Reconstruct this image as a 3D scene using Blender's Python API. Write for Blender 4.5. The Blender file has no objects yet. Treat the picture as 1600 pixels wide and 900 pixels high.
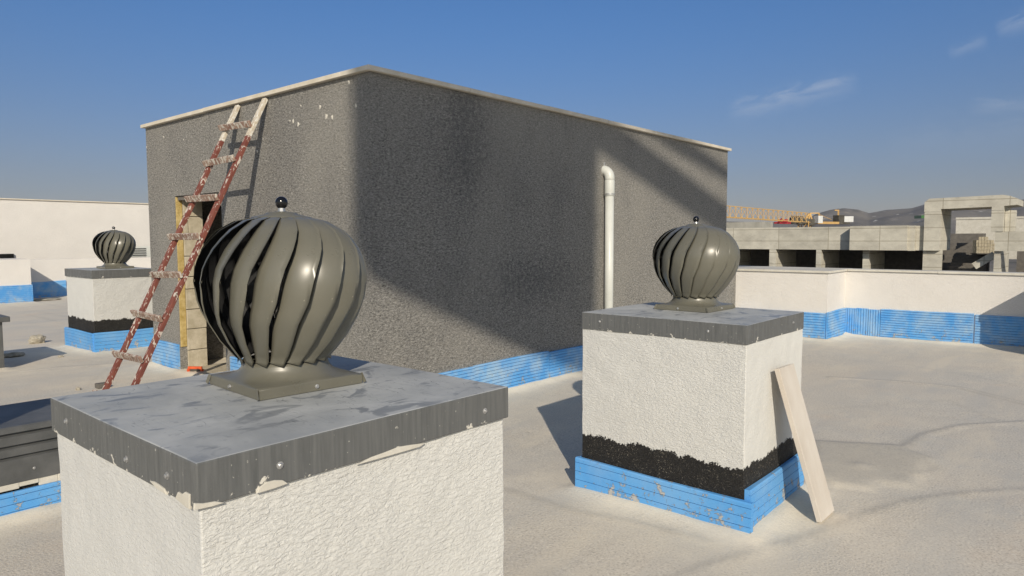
import bpy, bmesh, math, random
import numpy as np
from mathutils import Vector, Matrix, noise as mnoise
random.seed(7)
PI = math.pi
S = bpy.context.scene
COL = S.collection

# ------------------------------------------------------------ camera
H = 1.6
F_PX, PITCH, ROLL, YAW = 1086.685, 0.0705, -0.0026, 0.712
D = Vector((math.cos(YAW) * math.cos(PITCH), math.sin(YAW) * math.cos(PITCH), -math.sin(PITCH)))
r0 = Vector((math.sin(YAW), -math.cos(YAW), 0)); u0 = r0.cross(D)
R = math.cos(ROLL) * r0 + math.sin(ROLL) * u0
U = -math.sin(ROLL) * r0 + math.cos(ROLL) * u0
cd = bpy.data.cameras.new('camera'); cam = bpy.data.objects.new('camera', cd); COL.objects.link(cam)
cam.matrix_world = Matrix(((R.x, U.x, -D.x, 0), (R.y, U.y, -D.y, 0), (R.z, U.z, -D.z, H), (0, 0, 0, 1)))
cd.sensor_fit = 'HORIZONTAL'; cd.sensor_width = 36; cd.lens = 36 * F_PX / 1600
cd.clip_start = 0.05; cd.clip_end = 20000
S.camera = cam
def ray(x, y): return D + R * ((x - 800) / F_PX) - U * ((y - 450) / F_PX)
def ground(x, y, z=0.0):
    v = ray(x, y); t = (z - H) / v.z
    return Vector((0, 0, H)) + v * t

# ------------------------------------------------------------ world, sun, exposure
AZ, EL = math.radians(46.3), math.radians(27.7)            # the direction light travels towards
w = bpy.data.worlds.new('World'); S.world = w; w.use_nodes = True
nt = w.node_tree; bg = nt.nodes['Background']
sky = nt.nodes.new('ShaderNodeTexSky'); sky.sky_type = 'NISHITA'; sky.sun_disc = False
sky.sun_elevation = EL; sky.sun_rotation = math.radians(223.7)
sky.altitude = 300; sky.air_density = 1.15; sky.dust_density = 0.35; sky.ozone_density = 3.0
bg.inputs['Strength'].default_value = 0.088
def wn(t, **k):
    n = nt.nodes.new(t)
    for a, b in k.items(): setattr(n, a, b)
    return n
def wmath(op, a, b=None):
    n = wn('ShaderNodeMath', operation=op)
    for i, v in enumerate((a, b)):
        if v is None: continue
        if isinstance(v, (int, float)): n.inputs[i].default_value = v
        else: nt.links.new(v, n.inputs[i])
    return n.outputs[0]
wtc = wn('ShaderNodeTexCoord')
def wdot(vec):
    n = wn('ShaderNodeVectorMath', operation='DOT_PRODUCT'); nt.links.new(wtc.outputs['Generated'], n.inputs[0])
    n.inputs[1].default_value = vec; return n.outputs['Value']
def streak(p, q, width, strength):                          # a thin cirrus streak high in the sky between two directions
    a = ray(*p).normalized(); b = ray(*q).normalized()
    t = (b - a); L = t.length; t.normalize(); n = a.cross(b).normalized()
    al = wmath('DIVIDE', wmath('SUBTRACT', wdot(t), a.dot(t)), L)
    ac = wmath('DIVIDE', wdot(n), width)
    no = wn('ShaderNodeTexNoise'); no.inputs['Scale'].default_value = 1.0; no.inputs['Detail'].default_value = 8; no.inputs['Roughness'].default_value = .62; no.inputs['Distortion'].default_value = .6
    cx = wn('ShaderNodeCombineXYZ'); nt.links.new(wmath('MULTIPLY', al, L * 34), cx.inputs[0]); nt.links.new(wmath('MULTIPLY', ac, width * 95), cx.inputs[1]); cx.inputs[2].default_value = p[0] * .37
    nt.links.new(cx.outputs[0], no.inputs['Vector'])
    nf = wmath('SUBTRACT', no.outputs['Fac'], 0.5)
    ac = wmath('ADD', ac, wmath('MULTIPLY', nf, 3.4))
    g = wmath('POWER', 2.718, wmath('MULTIPLY', wmath('MULTIPLY', ac, ac), -1.0))
    e = wmath('MULTIPLY', wmath('SUBTRACT', al, 0.5), 2.0)
    e2 = wmath('MULTIPLY', e, e)
    win = wmath('MAXIMUM', wmath('SUBTRACT', 1.0, wmath('MULTIPLY', e2, e2)), 0.0)
    return wmath('MULTIPLY', wmath('MULTIPLY', g, win), wmath('MULTIPLY', wmath('POWER', no.outputs['Fac'], 1.6), strength * 1.25))
tot = None
for a in (((1135, 178), (1345, 126), .011, .42), ((1480, 84), (1545, 62), .006, .30), ((1555, 50), (1640, 22), .008, .34),
          ((1510, 168), (1640, 160), .007, .25), ((1380, 225), (1640, 205), .02, .10)):
    s_ = streak(*a); tot = s_ if tot is None else wmath('ADD', tot, s_)
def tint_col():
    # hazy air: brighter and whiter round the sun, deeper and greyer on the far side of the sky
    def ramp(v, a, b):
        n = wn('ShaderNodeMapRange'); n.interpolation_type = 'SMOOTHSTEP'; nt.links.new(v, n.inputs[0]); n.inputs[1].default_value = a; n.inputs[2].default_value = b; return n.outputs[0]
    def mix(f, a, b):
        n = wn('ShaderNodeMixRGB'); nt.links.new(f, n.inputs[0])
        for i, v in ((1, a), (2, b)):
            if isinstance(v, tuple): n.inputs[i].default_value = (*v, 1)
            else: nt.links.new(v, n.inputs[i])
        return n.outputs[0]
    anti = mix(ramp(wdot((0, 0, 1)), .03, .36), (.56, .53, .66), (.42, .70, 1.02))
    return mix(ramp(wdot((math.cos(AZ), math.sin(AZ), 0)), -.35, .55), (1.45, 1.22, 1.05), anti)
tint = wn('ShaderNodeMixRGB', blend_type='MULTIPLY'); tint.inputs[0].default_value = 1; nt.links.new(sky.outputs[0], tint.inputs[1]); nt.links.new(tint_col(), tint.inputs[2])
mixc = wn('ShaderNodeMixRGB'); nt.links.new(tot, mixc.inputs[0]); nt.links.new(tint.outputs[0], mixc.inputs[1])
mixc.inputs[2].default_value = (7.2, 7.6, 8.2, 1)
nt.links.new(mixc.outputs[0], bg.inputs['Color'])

sd = bpy.data.lights.new('sun', 'SUN'); sd.energy = 4.1; sd.angle = math.radians(0.53); sd.color = (1.0, 0.90, 0.74)
sun = bpy.data.objects.new('sun', sd); COL.objects.link(sun)
LD = Vector((math.cos(AZ) * math.cos(EL), math.sin(AZ) * math.cos(EL), -math.sin(EL)))
sun.rotation_euler = LD.to_track_quat('-Z', 'Y').to_euler()
S.view_settings.view_transform = 'Standard'; S.view_settings.look = 'None'
S.view_settings.exposure = 0.0; S.view_settings.gamma = 1; S.view_settings.use_curve_mapping = False
S.render.engine = 'CYCLES'

# ------------------------------------------------------------ materials
class MT:
    def __init__(s, name, rough=0.85, metal=0.0, spec=0.5):
        s.m = bpy.data.materials.new(name); s.m.use_nodes = True; s.t = s.m.node_tree
        s.b = s.t.nodes['Principled BSDF']; s.b.inputs['Roughness'].default_value = rough
        s.b.inputs['Metallic'].default_value = metal; s.b.inputs['Specular IOR Level'].default_value = spec
        s.tc = s.t.nodes.new('ShaderNodeTexCoord').outputs['Object']
    def val(s, sock, v):
        if isinstance(v, (int, float)): sock.default_value = v
        elif isinstance(v, (tuple, list)): sock.default_value = (*v, 1) if len(v) == 3 and sock.type == 'RGBA' else v
        else: s.t.links.new(v, sock)
    def map(s, scale=(1, 1, 1), src=None, loc=(0, 0, 0)):
        n = s.t.nodes.new('ShaderNodeMapping'); s.t.links.new(src or s.tc, n.inputs[0])
        n.inputs['Scale'].default_value = scale; n.inputs['Location'].default_value = loc; return n.outputs[0]
    def noise(s, scale, detail=4, rough=0.55, vec=None, dist=0.0):
        n = s.t.nodes.new('ShaderNodeTexNoise'); s.t.links.new(vec or s.tc, n.inputs['Vector'])
        n.inputs['Scale'].default_value = scale; n.inputs['Detail'].default_value = detail
        n.inputs['Roughness'].default_value = rough; n.inputs['Distortion'].default_value = dist; return n.outputs['Fac']
    def voro(s, scale, vec=None, feat='F1', out='Distance'):
        n = s.t.nodes.new('ShaderNodeTexVoronoi'); n.feature = feat; s.t.links.new(vec or s.tc, n.inputs['Vector'])
        n.inputs['Scale'].default_value = scale; return n.outputs[out]
    def ramp(s, f, a, b, lo=0.0, hi=1.0):
        n = s.t.nodes.new('ShaderNodeMapRange'); n.clamp = True; s.val(n.inputs[0], f)
        for i, v in ((1, a), (2, b), (3, lo), (4, hi)): s.val(n.inputs[i], v)
        return n.outputs[0]
    def math(s, op, a, b=0.0):
        n = s.t.nodes.new('ShaderNodeMath'); n.operation = op; s.val(n.inputs[0], a); s.val(n.inputs[1], b); return n.outputs[0]
    def mix(s, f, a, b, blend='MIX'):
        n = s.t.nodes.new('ShaderNodeMixRGB'); n.blend_type = blend
        s.val(n.inputs[0], f); s.val(n.inputs[1], a); s.val(n.inputs[2], b); return n.outputs[0]
    def xyz(s, i):
        n = s.t.nodes.new('ShaderNodeSeparateXYZ'); s.t.links.new(s.tc, n.inputs[0]); return n.outputs[i]
    def color(s, c): s.val(s.b.inputs['Base Color'], c); return s
    def rough(s, c): s.val(s.b.inputs['Roughness'], c); return s
    def bump(s, h, dist=0.003, strength=1.0):
        n = s.t.nodes.new('ShaderNodeBump'); n.inputs['Distance'].default_value = dist; n.inputs['Strength'].default_value = strength
        s.val(n.inputs['Height'], h)
        if getattr(s, 'lastb', None): s.t.links.new(s.lastb, n.inputs['Normal'])
        s.lastb = n.outputs[0]; s.t.links.new(s.lastb, s.b.inputs['Normal']); return s

def m_white(name, bit=None, c=(.67, .665, .635), strength=1.0, fine=1.0):
    """textured white render, with a band of black bitumen primer from bit[0] up to the ragged height bit[1] (object z)"""
    k = MT(name, 0.9, spec=.25)
    warp = k.map((1, 1, 2.5))
    worm = k.noise(50 * fine, 4, .6, warp, .8); gr = k.noise(150, 3, .6)
    blot = k.noise(1.7, 5, .6); dirt = k.noise(9, 6, .65)
    base = k.mix(k.ramp(blot, .35, .7), c, tuple(x * .93 for x in c))
    base = k.mix(k.ramp(dirt, .62, .80, 0, .30), base, (.50, .46, .38))
    speck = k.voro(46); rnd = k.noise(23, 2, .5)
    base = k.mix(k.math('MULTIPLY', k.ramp(speck, .05, .10, 1, 0), k.ramp(rnd, .60, .64, 0, .7)), base, (.30, .26, .2))
    k.bump(k.ramp(worm, .35, .68), .0026 * strength, .85); k.bump(k.noise(6, 4, .6, k.map((1, 1, 2))), .010 * min(strength, 1), .5); k.bump(gr, .0014, .8)
    if bit:
        z = k.xyz(2); rag = k.noise(5, 6, .68); rag2 = k.noise(90, 3, .6)
        edge = k.math('ADD', k.math('MULTIPLY', rag, .16), k.math('ADD', k.math('MULTIPLY', rag2, .05), bit - .105))
        mask = k.ramp(k.math('SUBTRACT', edge, z), -.002, .002)
        sp = k.math('MULTIPLY', k.ramp(k.noise(150, 2, .5), .60, .68, 0, .55), k.ramp(k.noise(9, 5, .6), .42, .62, .15, 1.0))
        blk = k.mix(sp, k.mix(k.noise(60, 3), (.008, .008, .009), (.035, .033, .030)), (.34, .31, .25))
        base = k.mix(mask, base, blk)
        k.bump(k.math('MULTIPLY', mask, k.noise(110, 2)), .004, .9)
        k.rough(k.ramp(mask, 0, 1, .9, .72))
    k.color(base); return k.m

M = {}
M['white'] = m_white('white_render')
M['white_far'] = m_white('white_render_far', c=(.76, .73, .69), strength=1.5)
M['white_smooth'] = m_white('smoothed_white_render', c=(.60, .60, .585), strength=.5)
M['white_bit'] = m_white('white_render_bitumen', bit=.362, strength=1.25)
M['white_bit_smooth'] = m_white('smoothed_render_bitumen', bit=.368, strength=.45); M['white_bit_far_smooth'] = m_white('smoothed_render_bitumen_tall', bit=.46, strength=.4)
M['white_bit_far'] = m_white('white_render_bitumen_tall', bit=.46, strength=1.8)

def m_cap():
    k = MT('grey_cap_sheet', .5, spec=.4)
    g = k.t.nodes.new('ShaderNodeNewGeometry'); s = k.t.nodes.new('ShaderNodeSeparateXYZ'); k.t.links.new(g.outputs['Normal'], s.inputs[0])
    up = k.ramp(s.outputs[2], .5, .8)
    chalk = k.noise(3.2, 7, .62, dist=.5); sm = k.noise(5.5, 5, .55, k.map((1, 1.7, 1), loc=(4, 2, 0)), 1.2)
    top = k.mix(k.ramp(chalk, .35, .72), (.38, .39, .385), (.58, .585, .565))
    top = k.mix(k.ramp(sm, .57, .64, 0, .75), top, (.18, .195, .215))                  # damp smears
    for i, (sc, rot) in enumerate((((9, .5, 1), .5), ((.6, 8, 1), .35), ((7, 1.2, 1), 1.0))):   # scratches
        n = k.t.nodes.new('ShaderNodeMapping'); k.t.links.new(k.tc, n.inputs[0]); n.inputs['Rotation'].default_value = (0, 0, rot + i); n.inputs['Scale'].default_value = sc
        n.inputs['Location'].default_value = (i * 3.1, i * 1.7, 0)
        f = k.noise(5.5, 2, .4, n.outputs[0], .35)
        line = k.ramp(k.math('ABSOLUTE', k.math('SUBTRACT', f, .5)), .002, .006, 1, 0)
        gate = k.ramp(k.noise(3.3, 3, .5, k.map((1, 1, 1), loc=(i * 5, 7, 0))), .55, .62, 0, .85)
        top = k.mix(k.math('MULTIPLY', line, gate), top, (.13, .14, .15) if i != 1 else (.42, .42, .41))
    top = k.mix(k.ramp(k.noise(1.6, 5, .6, k.map((1, 1, 1), loc=(3, 8, 1))), .50, .62, 0, .6), top, (.32, .335, .345)); top = k.mix(k.ramp(k.noise(40, 3, .6), .62, .70, 0, .6), top, (.30, .31, .32))
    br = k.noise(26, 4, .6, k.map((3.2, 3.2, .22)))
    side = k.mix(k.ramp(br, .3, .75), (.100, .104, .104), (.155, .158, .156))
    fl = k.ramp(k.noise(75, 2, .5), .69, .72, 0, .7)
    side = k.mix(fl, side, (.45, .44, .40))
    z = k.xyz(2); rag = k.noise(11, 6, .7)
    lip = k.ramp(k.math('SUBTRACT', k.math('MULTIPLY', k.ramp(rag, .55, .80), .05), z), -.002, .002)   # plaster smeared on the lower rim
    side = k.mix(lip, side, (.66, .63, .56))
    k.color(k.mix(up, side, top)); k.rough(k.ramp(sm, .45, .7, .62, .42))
    k.bump(k.noise(14, 4, .5), .0016, .8); k.bump(lip, .0015, .6)
    return k.m
M['cap'] = m_cap()

def m_simple(name, c1, c2, scale=8, rough=.7, spec=.4, bump=.001, bs=60, metal=0, detail=5, lo=.35, hi=.68):
    k = MT(name, rough, metal, spec); k.color(k.mix(k.ramp(k.noise(scale, detail, .6), lo, hi), c1, c2))
    if bump: k.bump(k.noise(bs, 3, .6), bump, .8)
    return k.m
M['vent'] = m_simple('olive_grey_painted_metal', (.112, .110, .088), (.128, .125, .102), 6, .30, .55, .0004, 7)
k = MT('olive_grey_painted_metal', .30, 0, .55)
cvent = k.mix(k.ramp(k.noise(5, 4, .6), .3, .7), (.132, .127, .100), (.160, .153, .122))
dst = k.ramp(k.noise(85, 2, .5), .74, .78, 0, .4)
k.color(k.mix(dst, cvent, (.38, .35, .28))); k.rough(k.ramp(k.noise(11, 5, .6), .3, .75, .26, .42)); k.bump(k.noise(6, 2, .5), .0012, .5)
M['vent'] = k.m
M['vent_inner_shade'] = m_simple('blade_inner_shade', (.014, .014, .015), (.03, .03, .03), 8, .45, .4, 0)  # near-black inner faces paint in the shade seen through the blade gaps
M['black_ball'] = m_simple('black_plastic', (.004, .004, .005), (.008, .008, .009), 4, .12, .6, 0)
M['zinc'] = m_simple('zinc_screw', (.42, .42, .42), (.6, .6, .6), 20, .35, .5, .0004, 90, .7)
M['curb'] = m_simple('dark_grey_curb_sheet', (.080, .082, .082), (.125, .127, .126), 5, .52, .4, .0015, 16)
M['concrete'] = None

def m_blue(name, dusty, sprone):
    k = MT(name, .62, spec=.3)
    base = k.mix(k.ramp(k.noise(2.3, 4, .6), .3, .72), (.085, .315, .70), (.125, .390, .76))
    base = k.mix(k.ramp(k.noise(3.5, 6, .7, k.map((1, 1, 1), loc=(9, 1, 2))), .42, .70, .0, dusty), base, (.40, .54, .66))   # dusty
    z = k.xyz(2)
    prone = k.ramp(z, 0, .30, sprone, sprone - .12)
    f = k.math('ADD', k.noise(15, 8, .76, dist=.3), prone)
    spl = k.ramp(f, .612, .630)
    cream = k.mix(k.noise(40, 3), (.42, .38, .31), (.55, .50, .42))
    k.color(k.mix(k.math('MULTIPLY', spl, .82), base, cream)); k.bump(k.math('MULTIPLY', spl, k.noise(70, 3)), .006, .8)
    k.bump(k.noise(30, 3, .6), .0012, .6)
    return k.m
M['blue'] = m_blue('blue_foam_board', .25, .085); M['blue_dusty'] = m_blue('faded_blue_foam_board', .85, .07)
def m_grey():
    k = MT('dark_grey_render', .93, spec=.2)
    v = k.map((1, 1, 2.3)); worm = k.noise(34, 4, .65, v, .7); gr = k.noise(85, 3, .7, k.map((1, 1, 1.6)))
    base = k.mix(k.ramp(worm, .32, .68), (.092, .091, .087), (.415, .398, .368))
    base = k.mix(k.ramp(gr, .56, .72, 0, .6), base, (.60, .57, .50)); base = k.mix(k.ramp(gr, .46, .34, 0, .7), base, (.07, .068, .062))
    pat = k.noise(1.15, 6, .6, k.map((1, 1, .75), loc=(3.2, 0, 1.4)))
    base = k.mix(k.ramp(pat, .52, .66, 0, .18), base, (.09, .09, .095))
    def gauss(sock, c, w_): d_ = k.math('DIVIDE', k.math('SUBTRACT', sock, c), w_); return k.math('POWER', 2.718, k.math('MULTIPLY', k.math('MULTIPLY', d_, d_), -1.0))
    st1 = k.math('MULTIPLY', gauss(k.xyz(0), 1.15, .42), k.ramp(k.xyz(2), 1.35, 2.2)); st2 = k.math('MULTIPLY', gauss(k.xyz(0), 2.2, 1.1), gauss(k.xyz(2), 1.15, .38))
    stn = k.math('MULTIPLY', k.math('MAXIMUM', st1, st2), k.ramp(k.xyz(1), .01, .05, 1, 0))
    grain = k.noise(22, 7, .8); stm = k.ramp(k.math('ADD', grain, k.math('MULTIPLY', stn, .17)), .585, .70, 0, .5)
    base = k.mix(stm, base, (.070, .072, .078))                                        # old damp stain on the right-hand face
    base = k.mix(k.ramp(k.noise(.9, 4, .5, k.map((1, 1, .5), loc=(8, 3, 5))), .48, .7, 0, .4), base, (.34, .325, .29))
    drip = k.noise(7, 5, .6, k.map((1, 1, .12), loc=(5, 5, 5)))
    base = k.mix(k.math('MULTIPLY', k.ramp(drip, .60, .70, 0, .25), k.ramp(k.xyz(2), 2.0, 3.0, 0, 1)), base, (.11, .11, .11))
    base = k.mix(k.ramp(k.noise(48, 2, .5, k.map((1, 1, 1), loc=(3, 3, 3))), .755, .77, 0, .9), base, (.72, .69, .62))
    k.color(base); k.bump(k.ramp(worm, .3, .7), .006, .9); k.bump(gr, .004, .8)
    return k.m
M['grey'] = m_grey()
def m_floor():
    k = MT('sprayed_roof_membrane', .8, spec=.3)
    big = k.noise(.55, 6, .6, dist=.4); mid = k.noise(2.6, 6, .62); peb = k.noise(78, 3, .6); ph = k.noise(1.1, 4, .55, k.map((1, 1, 1), loc=(4, 9, 0)))
    base = k.mix(k.ramp(big, .36, .66), (.640, .575, .480), (.560, .530, .475))
    base = k.mix(k.ramp(mid, .50, .74, 0, .5), base, (.72, .66, .55))
    base = k.mix(k.ramp(k.noise(.8, 6, .68, k.map((1.4, .7, 1), loc=(11, 5, 0))), .54, .70, 0, .55), base, (.520, .510, .475))
    base = k.mix(k.ramp(k.noise(1.0, 5, .6, k.map((1, 1, 1), loc=(2.2, 31, 0))), .60, .75, 0, .45), base, (.72, .57, .42))    # sandy dust
    base = k.mix(k.ramp(peb, .52, .70, 0, .7), base, (.82, .76, .64)); base = k.mix(k.ramp(peb, .46, .32, 0, .6), base, (.30, .275, .23))
    sx = k.noise(1.3, 5, .62, k.map((.35, 1.5, 1), loc=(6, 2, 0)), .3)
    at = k.t.nodes.new('ShaderNodeAttribute'); at.attribute_name = 'lap'; sp_ = k.t.nodes.new('ShaderNodeSeparateXYZ'); k.t.links.new(at.outputs['Vector'], sp_.inputs[0])
    base = k.mix(k.ramp(sx, .52, .66, 0, .55), base, (.50, .485, .45)); base = k.mix(k.ramp(sx, .44, .34, 0, .5), base, (.72, .645, .52))
    base = k.mix(k.math('MULTIPLY', sp_.outputs[0], k.ramp(k.noise(3, 4, .6), .3, .6, .08, .42)), base, (.38, .35, .30)); base = k.mix(k.math('MULTIPLY', sp_.outputs[1], .55), base, (.46, .425, .355)); base = k.mix(k.math('MULTIPLY', sp_.outputs[2], k.ramp(mid, .35, .62, .35, 1.0)), base, (.80, .72, .58))
    k.color(base); rr = k.ramp(ph, .42, .62, .25, 1.0)
    k.bump(k.math('MULTIPLY', peb, rr), .0055, .8); k.bump(k.noise(210, 2, .6), .0012, .8); k.bump(k.noise(9, 4, .5), .004, .6)
    return k.m
M['floor'] = m_floor()
def m_ladder(name, c1, c2, spot, lo):
    k = MT(name, .75, spec=.3)
    base = k.mix(k.ramp(k.noise(7, 5, .6), .3, .7), c1, c2)
    s = k.noise(30, 4, .6, k.map((1, 1, .55)), .7); base = k.mix(k.ramp(s, lo, lo + .025), base, spot)
    base = k.mix(k.ramp(k.noise(19, 5, .7, k.map((1, 1, .6), loc=(4, 4, 4))), .62, .66, 0, .9), base, (.10, .075, .06))
    k.color(base); k.bump(s, .003, .8); return k.m
M['red_wood'] = m_ladder('red_paint_wood', (.155, .048, .036), (.235, .080, .058), (.60, .53, .46), .575)
M['raw_wood'] = m_ladder('splashed_wood', (.50, .43, .33), (.62, .56, .46), (.72, .69, .62), .52)
M['rung'] = m_ladder('splashed_rung', (.22, .12, .09), (.38, .27, .21), (.58, .54, .47), .52)
M['stone'] = m_simple('limestone_coping', (.60, .54, .43), (.72, .66, .56), 6, .8, .3, .002, 40)
M['coping_light'] = m_simple('pale_coping', (.55, .52, .45), (.66, .63, .56), 5, .8, .3, .002, 40)
M['plank'] = m_simple('pale_stone_strip', (.60, .55, .47), (.72, .68, .61), 4, .6, .35, .0006, 30)
k = MT('pale_stone_strip', .6, spec=.35)
k.color(k.mix(k.ramp(k.noise(3.5, 6, .6, k.map((1, 1, .35))), .35, .7), (.56, .50, .43), (.70, .66, .60))); k.bump(k.noise(24, 3), .0008, .7); M['plank'] = k.m
M['pvc'] = m_simple('grey_white_pvc', (.56, .57, .53), (.66, .67, .63), 3, .38, .5, .0005, 5)
M['wool'] = m_simple('yellow_mineral_wool', (.42, .30, .10), (.62, .48, .22), 14, .95, .1, .01, 50)
M['block'] = m_simple('pumice_block', (.42, .37, .27), (.58, .52, .41), 9, .95, .15, .006, 55)
M['dark_in'] = m_simple('dark_grey_and_inner_shade', (.13, .12, .11), (.19, .175, .155), 4, .95, .1, .003, 30)  # dark tone carries painted shade for the stairs and interiors
M['shade_black'] = m_simple('opening_shade_black', (.01, .01, .01), (.02, .02, .02), 4, .95, .1, 0)  # black colour stands in for the shade inside openings
M['orange'] = m_simple('orange_tool_plastic', (.60, .09, .03), (.72, .14, .04), 12, .5, .4, .0005, 30)
M['rock'] = m_simple('broken_mortar', (.30, .27, .21), (.50, .46, .38), 18, .95, .1, .008, 40)
def m_conc():
    k = MT('board_marked_concrete', .92, spec=.2)
    z = k.map((1, 1, 1)); 
    base = k.mix(k.ramp(k.noise(1.0, 7, .65, k.map((1, 1, 1.6))), .32, .7), (.47, .445, .38), (.66, .63, .54))
    base = k.mix(k.ramp(k.noise(2.2, 5, .7, k.map((1, 1, 3), loc=(2, 5, 1))), .58, .74, 0, .7), base, (.34, .33, .295))
    n = k.t.nodes.new('ShaderNodeTexBrick'); k.t.links.new(k.map((.0001, 1, 1)), n.inputs[0])
    sep = k.t.nodes.new('ShaderNodeCombineXYZ'); k.t.links.new(k.xyz(1), sep.inputs[0]); k.t.links.new(k.xyz(2), sep.inputs[1]); k.t.links.new(sep.outputs[0], n.inputs[0])
    n.offset = 0; n.inputs['Scale'].default_value = 1; n.inputs['Brick Width'].default_value = 3.35; n.inputs['Row Height'].default_value = .82
    n.inputs['Mortar Size'].default_value = .022; n.inputs['Mortar Smooth'].default_value = .3
    n.inputs['Color1'].default_value = (1, 1, 1, 1); n.inputs['Color2'].default_value = (.88, .88, .88, 1); n.inputs['Mortar'].default_value = (.55, .52, .47, 1)
    base = k.mix(1.0, base, n.outputs['Color'], 'MULTIPLY')
    k.color(base); k.bump(k.noise(18, 4, .6), .02, .6); return k.m
M['concrete'] = m_conc()
M['plain_concrete'] = m_simple('plain_concrete', (.32, .31, .27), (.46, .44, .39), 1.2, .92, .2, .02, 14)
M['crane'] = m_simple('yellow_crane_paint', (.58, .36, .13), (.66, .43, .17), 2, .5, .4, 0)
M['crane_dark'] = m_simple('dark_crane_machinery', (.06, .055, .045), (.12, .11, .09), 2, .7, .3, 0)
M['crane_white'] = m_simple('white_crane_cab', (.62, .63, .62), (.72, .73, .73), 2, .6, .3, 0)
M['crane_red'] = m_simple('red_trolley_paint', (.42, .03, .04), (.52, .05, .06), 2, .5, .4, 0)
def m_hill():
    k = MT('dry_scrub_hills', .95, spec=.1)
    base = k.mix(k.ramp(k.noise(.004, 8, .65), .35, .68), (.115, .105, .095), (.24, .215, .18))
    base = k.mix(k.ramp(k.noise(.012, 6, .7, k.map((1, 1, 1), loc=(300, 0, 0))), .56, .68, 0, .9), base, (.44, .38, .31))
    base = k.mix(k.ramp(k.noise(.02, 5, .7), .40, .30, 0, .8), base, (.045, .055, .035))
    base = k.mix(k.ramp(k.noise(.05, 2, .5, k.map((1, 1, 1), loc=(0, 50, 0))), .70, .73), base, (.50, .48, .44))
    k.color(base); return k.m
M['hill'] = m_hill()
M['field'] = m_simple('green_field', (.05, .16, .03), (.07, .20, .04), .05, .95, .1, 0)

# ------------------------------------------------------------ builders
def tag(o, label=None, cat=None, group=None, kind=None):
    if label: o['label'] = label
    if cat: o['category'] = cat
    if group: o['group'] = group
    if kind: o['kind'] = kind
    return o
def empty(name, loc, label=None, cat=None, group=None, rz=0.0):
    o = bpy.data.objects.new(name, None); COL.objects.link(o); o.location = loc; o.rotation_euler = (0, 0, rz)
    o.empty_display_size = .1
    return tag(o, label, cat, group)
def wloc(o):
    v = Vector((0, 0, 0))
    while o is not None: v += o.location; o = o.parent
    return v
def mk(name, bm, mat, parent=None, bevel=0, smooth=False, origin=None):
    """bm is in world coordinates; the object's origin is put at its parent's origin (or at origin)"""
    o0 = wloc(parent) if parent else Vector((0, 0, 0))
    org = Vector(origin) if origin is not None else o0
    bmesh.ops.translate(bm, verts=bm.verts, vec=-org)
    bmesh.ops.recalc_face_normals(bm, faces=bm.faces)
    me = bpy.data.meshes.new(name); bm.to_mesh(me); bm.free()
    for mm in (mat if isinstance(mat, (list, tuple)) else [mat]): me.materials.append(mm)
    o = bpy.data.objects.new(name, me); COL.objects.link(o); o.parent = parent; o.location = org - o0
    if smooth:
        for p in me.polygons: p.use_smooth = True
    if bevel:
        b = o.modifiers.new('bevel', 'BEVEL'); b.width = bevel; b.segments = 2; b.limit_method = 'ANGLE'; b.harden_normals = False
    return o
def box(bm, a, b):
    x0, y0, z0 = a; x1, y1, z1 = b
    v = [bm.verts.new(p) for p in ((x0, y0, z0), (x1, y0, z0), (x1, y1, z0), (x0, y1, z0), (x0, y0, z1), (x1, y0, z1), (x1, y1, z1), (x0, y1, z1))]
    for f in ((0, 3, 2, 1), (4, 5, 6, 7), (0, 1, 5, 4), (1, 2, 6, 5), (2, 3, 7, 6), (3, 0, 4, 7)): bm.faces.new([v[i] for i in f])
    return v
def bx(a, b):
    bm = bmesh.new(); box(bm, a, b); return bm
def bar(bm, p, q, w, h, up=(0, 0, 1)):
    p = Vector(p); q = Vector(q); t = (q - p).normalized(); s = t.cross(Vector(up))
    if s.length < 1e-4: s = t.cross(Vector((1, 0, 0)))
    s.normalize(); n = s.cross(t)
    v = [bm.verts.new(c + s * (a * w / 2) + n * (b * h / 2)) for c in (p, q) for a, b in ((-1, -1), (1, -1), (1, 1), (-1, 1))]
    for f in ((0, 3, 2, 1), (4, 5, 6, 7), (0, 1, 5, 4), (1, 2, 6, 5), (2, 3, 7, 6), (3, 0, 4, 7)): bm.faces.new([v[i] for i in f])
def lathe(bm, prof, c=(0, 0, 0), n=48, cap=True):
    rings = []
    for r, z in prof:
        rings.append([bm.verts.new((c[0] + r * math.cos(2 * PI * i / n), c[1] + r * math.sin(2 * PI * i / n), c[2] + z)) for i in range(n)])
    for a, b in zip(rings, rings[1:]):
        for i in range(n): bm.faces.new((a[i], a[(i + 1) % n], b[(i + 1) % n], b[i]))
    if cap: bm.faces.new(rings[0][::-1]); bm.faces.new(rings[-1])
def tube(bm, pts, r, n=20):
    pts = [Vector(p) for p in pts]; rings = []; prev = None
    for i, p in enumerate(pts):
        t = (pts[min(i + 1, len(pts) - 1)] - pts[max(i - 1, 0)]).normalized()
        s = t.cross(Vector((0.3, 0.2, 1))) if prev is None else prev - t * prev.dot(t)
        s.normalize(); prev = s; q = t.cross(s)
        rr = r[i] if isinstance(r, (list, tuple)) else r
        rings.append([bm.verts.new(p + s * rr * math.cos(2 * PI * k / n) + q * rr * math.sin(2 * PI * k / n)) for k in range(n)])
    for a, b in zip(rings, rings[1:]):
        for i in range(n): bm.faces.new((a[i], a[(i + 1) % n], b[(i + 1) % n], b[i]))
    bm.faces.new(rings[0][::-1]); bm.faces.new(rings[-1])
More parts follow.
